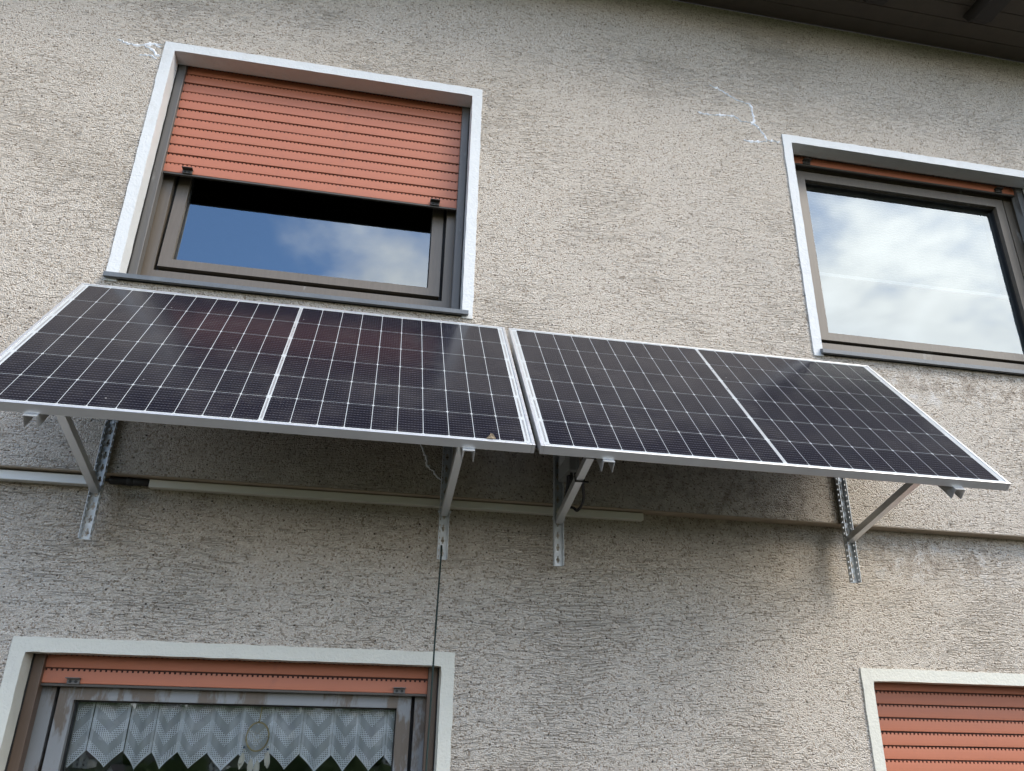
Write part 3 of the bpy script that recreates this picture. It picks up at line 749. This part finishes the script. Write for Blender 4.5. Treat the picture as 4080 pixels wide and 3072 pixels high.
add_box(bm, -0.012, 0.022, -0.104, 0.072, 0.0, 0.20, 0.004); link('housing', tomesh(bm, 'housing'), M['inverter'], inv)
for q in range(5):
    bm = bmesh.new(); add_box(bm, 0.0225, 0.034, -0.095+q*0.035, -0.091+q*0.035, 0.01, 0.19, 0.0006); link('cooling_fin', tomesh(bm, 'cooling_fin'), M['inverter'], inv)
bm = bmesh.new(); add_box(bm, -0.0135, -0.0122, -0.046, 0.045, 0.062, 0.15); link('label_plate', tomesh(bm, 'label_plate'), M['label_grey'], inv)
tube_pts = spline([(0.008, -0.07, 0.004), (0.008, -0.075, -0.03), (0.012, -0.04, -0.05), (0.015, 0.0, -0.035), (0.02, 0.03, -0.06), (0.02, 0.06, -0.12)])
o = tube_obj('cable', tube_pts, 0.0062, M['black_plastic'], inv)
o = tube_obj('cable', spline([(0.004, -0.03, 0.004), (0.002, -0.035, -0.045), (0.0, -0.02, -0.07), (0.01, 0.0, -0.03), (0.02, 0.03, 0.02)]), 0.0062, M['black_plastic'], inv)
def cable(pts, label, r=0.0058):
    o = tube_obj('cable', spline(pts), r, M['black_plastic']); return tag(o, label, 'cable', 'black solar cables')
cable([(3.50, -0.33, -0.10), (3.515, -0.30, -0.25), (3.505, -0.26, -0.36), (3.50, -0.25, -0.44), (3.53, -0.16, -0.50), (3.535, -0.05, -0.52), (3.52, -0.03, -0.505), (3.49, -0.04, -0.50), (3.475, -0.10, -0.46), (3.47, -0.18, -0.42)],
      'black cable looping down beside the tied strut to the ivory duct')
cable([(3.49, -0.36, -0.12), (3.495, -0.38, -0.28), (3.50, -0.40, -0.36), (3.495, -0.30, -0.42), (3.48, -0.20, -0.44), (3.47, -0.16, -0.41)], 'black cable hanging behind the right panel above the tied strut')
cable([(3.05, -0.52, -0.29), (3.15, -0.52, -0.335), (3.205, -0.53, -0.33), (3.30, -0.5, -0.30), (3.45, -0.35, -0.16)], 'black cable crossing the upper part of the gap between the panels')
cable([(3.10, -0.66, -0.462), (3.18, -0.665, -0.475), (3.215, -0.667, -0.478), (3.28, -0.66, -0.47), (3.42, -0.56, -0.36)], 'black cable crossing the lower end of the gap between the panels')
def tie(w, label):
    # cable tie ring round the strut of the third bracket
    c = p0 + dvec*w; root_m = Matrix.Translation((BX[2], c.y, c.z)) @ Matrix.Rotation(-ang, 4, 'X')
    bm = bmesh.new(); a = 0.0165; zb, zt2 = -0.004, 0.0295; y0, y1 = -0.0035, 0.0035; t = 0.0022
    add_box(bm, -a, a, y0, y1, zb-t, zb); add_box(bm, -a, a, y0, y1, zt2, zt2+t); add_box(bm, -a-t, -a, y0, y1, zb-t, zt2+t); add_box(bm, a, a+t, y0, y1, zb-t, zt2+t)
    add_box(bm, a+t, a+t+0.016, y0, y1, zb-0.004, zb+0.001); add_box(bm, a-0.006, a+t+0.001, y0-0.001, y1+0.001, zb-0.005, zb-t)
    o = link('cable_tie', tomesh(bm, 'cable_tie'), M['black_plastic']); o.matrix_world = root_m; tag(o, label, 'cable tie', 'cable ties on the strut')
tie(0.54, 'lower black cable tie on the strut of the third bracket'); tie(0.80, 'upper black cable tie on the strut close under the right panel')
# green cord tied to the second bracket
cordpts = spline([(2.984, -0.012, -0.690), (2.984, -0.016, -0.715), (2.982, -0.030, -0.76), (2.976, -0.045, -1.0), (2.972, -0.058, -1.25), (2.967, -0.075, -1.5), (2.955, -0.12, -2.2), (2.95, -0.14, -2.75)], 10)
o = tube_obj('cord', cordpts, 0.0036, M['cord']); tag(o, 'thin dark green cord hanging straight down past the lace window', 'cord')
# dry leaf on the left panel
bm = bmesh.new()
pts = [(-0.016, 0, 0), (-0.004, 0.006, 0.010), (0.002, 0.030, 0.004), (0.006, 0.010, 0.014), (0.017, 0.002, 0.001), (0.004, -0.003, 0.003)]
vs = [bm.verts.new(p) for p in pts]; ce = bm.verts.new((0.002, 0.006, 0.008))
for i in range(6): bm.faces.new((vs[i], vs[(i+1) % 6], ce))
bmesh.ops.solidify(bm, geom=list(bm.faces), thickness=0.0006)
o = link('dry_leaf', tomesh(bm, 'dry_leaf'), M['leaf']); tag(o, 'small dry leaf lying at the lower right end of the left panel', 'leaf')
o.matrix_world = panel_matrix(0) @ Matrix.Translation((1.608, -1.020, -0.001))

# ------------------------------------------------------------------ behind the panes
c, h, zt, zb, wy = WIN['B']
bl = empty('window_blind', (c-0.01, 0.245, 0.40)); tag(bl, 'white pleated blind behind the upper right pane', 'blind')
def pleats(x0, x1, z0, z1, p, name, y=0.0):
    bm = bmesh.new(); n = max(1, int((z1-z0)/p)); rows = []
    for k in range(2*n+1):
        z = z0+(z1-z0)*k/(2*n); yy = y+(0.006 if k % 2 else -0.002)
        rows.append((bm.verts.new((x0, yy, z)), bm.verts.new((x1, yy, z))))
    for a, b_ in zip(rows, rows[1:]): bm.faces.new((a[0], a[1], b_[1], b_[0]))
    link(name, tomesh(bm, name), M['blind'], bl)
pleats(-0.62, 0.605, 0.575, 1.22, 0.020, 'upper_pleats')
bm = bmesh.new(); add_box(bm, -0.62, 0.60, -0.052, -0.042, 0.545, 0.567, 0.002); link('middle_bar', tomesh(bm, 'middle_bar'), M['white_plastic'], bl)
# lace valance
la = empty('lace_valance', (2.281, 0.30, -1.22)); tag(la, 'white lace valance with pointed scallops behind the lower left pane', 'curtain')
edges = [1.632, 1.745, 1.8745, 1.969, 2.060, 2.172, 2.284, 2.400, 2.511, 2.627, 2.723, 2.834, 2.940]
for q, (a, b_) in enumerate(zip(edges, edges[1:])):
    hw = (b_-a)/2; cxp = (a+b_)/2; nx, nz = 14, 12
    skew = random.uniform(-0.25, 0.25)
    bm = bmesh.new(); uvl = bm.loops.layers.uv.new('UVMap'); G = []
    for j in range(nz+1):
        row = []
        for i in range(nx+1):
            s = -1+2*i/nx
            ztip = -1.517+0.057*abs(s)**0.9 + 0.004*math.sin(q*2.1)
            z = ztip + (-1.20-ztip)*j/nz
            xx = cxp + hw*0.995*s + skew*0.014*(1-j/nz)*(1-s*s)
            yy = 0.010*math.cos(s*math.pi*0.9+q) + 0.006*math.sin(s*4+q*1.3)
            v_ = bm.verts.new((xx-2.281, yy, z+1.22)); row.append((v_, s*hw, z+1.517))
        G.append(row)
    for j in range(nz):
        for i in range(nx):
            qd = (G[j][i], G[j][i+1], G[j+1][i+1], G[j+1][i])
            f = bm.faces.new([t[0] for t in qd]); f.smooth = True
            for lp, t in zip(f.loops, qd): lp[uvl].uv = (t[1], t[2])
    me = tomesh(bm, 'lace_panel', True)
    at = me.attributes.new('half_width', 'FLOAT', 'POINT')
    for d_ in at.data: d_.value = hw
    link('lace_panel', me, M['lace'], la)
# hoop with feathers
hp = empty('dream_catcher', (2.350, 0.262, -1.40)); tag(hp, 'straw hoop ornament with feathers and beads hanging before the lace', 'ornament')
ring = [(0.041*math.cos(t*math.pi/16), 0.004*math.sin(t), 0.050*math.sin(t*math.pi/16)) for t in range(33)]
tube_obj('hoop', ring, 0.0032, M['straw'], hp, 6)
for k in range(7):
    a0, a1 = k*2*math.pi/7, (k+3)*2*math.pi/7
    tube_obj('web_thread', [(0.040*math.cos(a0), 0, 0.049*math.sin(a0)), (0.040*math.cos(a1), 0, 0.049*math.sin(a1))], 0.0004, M['straw'], hp, 4)
tube_obj('hanger', [(0, 0, 0.05), (0.002, 0, 0.09), (0.004, 0, 0.17)], 0.0025, M['straw'], hp, 6)
for (fx, fz, s) in ((-0.045, -0.055, -0.2), (-0.012, -0.075, 0.05), (0.012, -0.08, -0.1), (0.045, -0.05, 0.18)):
    bm = bmesh.new(); prev = None; nseg = 9
    for j in range(nseg+1):
        t = j/nseg; wd = 0.011*math.sin(math.pi*min(1, t*0.93+0.07))**0.7; z = -0.055*t; xx = s*0.03*t*t
        cur = [bm.verts.new((xx+u*wd*(1+0.25*noise.noise(Vector((u, j, fx*90)))), 0.006*(1-abs(u))*(0.4+t), z-0.004*abs(u))) for u in (-1, -0.5, 0, 0.5, 1)]
        if prev:
            for u in range(4): bm.faces.new((prev[u], prev[u+1], cur[u+1], cur[u]))
        prev = cur
    f_ = link('feather', tomesh(bm, 'feather', True), M['feather'], hp); f_.location = (fx, -0.003, fz)
for (bxx, bz, m) in ((-0.043, -0.038, 'bead_blue'), (-0.042, -0.045, 'feather'), (0.043, -0.035, 'feather'), (0.044, -0.043, 'bead_blue'), (0.038, -0.06, 'feather'), (-0.05, -0.092, 'feather'), (0.042, -0.096, 'feather')):
    bm = bmesh.new(); bmesh.ops.create_uvsphere(bm, u_segments=10, v_segments=6, radius=0.0042)
    q_ = link('bead', tomesh(bm, 'bead', True), M[m], hp); q_.location = (bxx, -0.006, bz)

# ------------------------------------------------------------------ hillside opposite, mirrored in the lower pane
def far_house_meshes():
    bm = bmesh.new(); add_box(bm, -5, 5, -4.5, 4.5, -3, 6)
    for s in (-4.5, 4.5): bm.faces.new([bm.verts.new(p) for p in ((-5, s, 6), (5, s, 6), (0, s, 10.5))])
    w = tomesh(bm, 'wall')
    bm = bmesh.new()
    for s in (-1, 1):
        vs = [bm.verts.new(p) for p in ((s*5.7, -5.1, 5.5), (s*5.7, 5.1, 5.5), (0, 5.1, 10.9), (0, -5.1, 10.9), (s*5.7, -5.1, 5.2), (s*5.7, 5.1, 5.2), (0, 5.1, 10.6), (0, -5.1, 10.6))]
        for q in ((0, 1, 2, 3), (7, 6, 5, 4), (0, 4, 5, 1), (3, 2, 6, 7), (0, 3, 7, 4), (1, 5, 6, 2)): bm.faces.new([vs[i] for i in q])
    r_ = tomesh(bm, 'roof')
    bm = bmesh.new(); add_box(bm, -0.6, 0.6, 4.5, 4.56, 0, 1.5); wi = tomesh(bm, 'window')
    return w, r_, wi
hw_, hr_, hwi = far_house_meshes()
rng = random.Random(11)
spots = []
for k in range(64):
    d = rng.uniform(520, 900); az = rng.uniform(-22, 6)
    x = 2.7 + d*math.tan(R(az)); y = -d
    if all((x-a)**2+(y-b_)**2 > 24**2 for a, b_ in spots): spots.append((x, y))
for (x, y) in spots:
    root = empty('far_house', (x, y, terrain(x, y)-0.5)); root.rotation_euler.z = rng.uniform(-0.9, 0.9); s = rng.uniform(0.75, 1.15); root.scale = (s, s, s)
    tag(root, 'small pale gabled house on the far hillside mirrored in the lace window', 'house', 'houses on the opposite hillside')
    link('wall', hw_, M['wall_far'], root); link('roof', hr_, M['roof_far'], root)
    for (wx, wz) in ((-2.2, 0.8), (2.2, 0.8), (-2.2, 3.6), (2.2, 3.6)):
        o = link('window', hwi, M['roof_far'], root); o.location = (wx, 0, wz)
bm = bmesh.new()
def clump(x, y, z, r):
    ret = bmesh.ops.create_icosphere(bm, subdivisions=2, radius=r)
    for v_ in ret['verts']:
        n = noise.noise(Vector((v_.co.x*0.9/r*2+x, v_.co.y*2/r+y, v_.co.z*2/r)))
        v_.co = v_.co*(1+0.45*n); v_.co.z *= 1.1; v_.co += Vector((x, y, z))
for k in range(620):
    d = rng.choice((rng.uniform(420, 960), rng.uniform(860, 980))); az = rng.uniform(-32, 16)
    x = 2.7+d*math.tan(R(az)); y = -d
    if any((x-a)**2+(y-b_)**2 < 13**2 for a, b_ in spots): continue
    if any(abs(x*b_/y - a) < 9 and 0 < (y-b_) < 45 for a, b_ in spots): continue
    r_ = rng.uniform(3.5, 7.5); clump(x, y, terrain(x, y)+r_*0.6, r_)
for k in range(60):
    x = rng.uniform(-24, 8); y = rng.uniform(-46, -30); r_ = rng.uniform(0.8, 1.5); clump(x, y, terrain(x, y)+r_*0.3-0.3, r_)
o = link('wood', tomesh(bm, 'wood'), M['trees']); tag(o, 'dark green woods and hedges covering the far hillside', 'wood', kind='stuff')
bpy.context.view_layer.update()
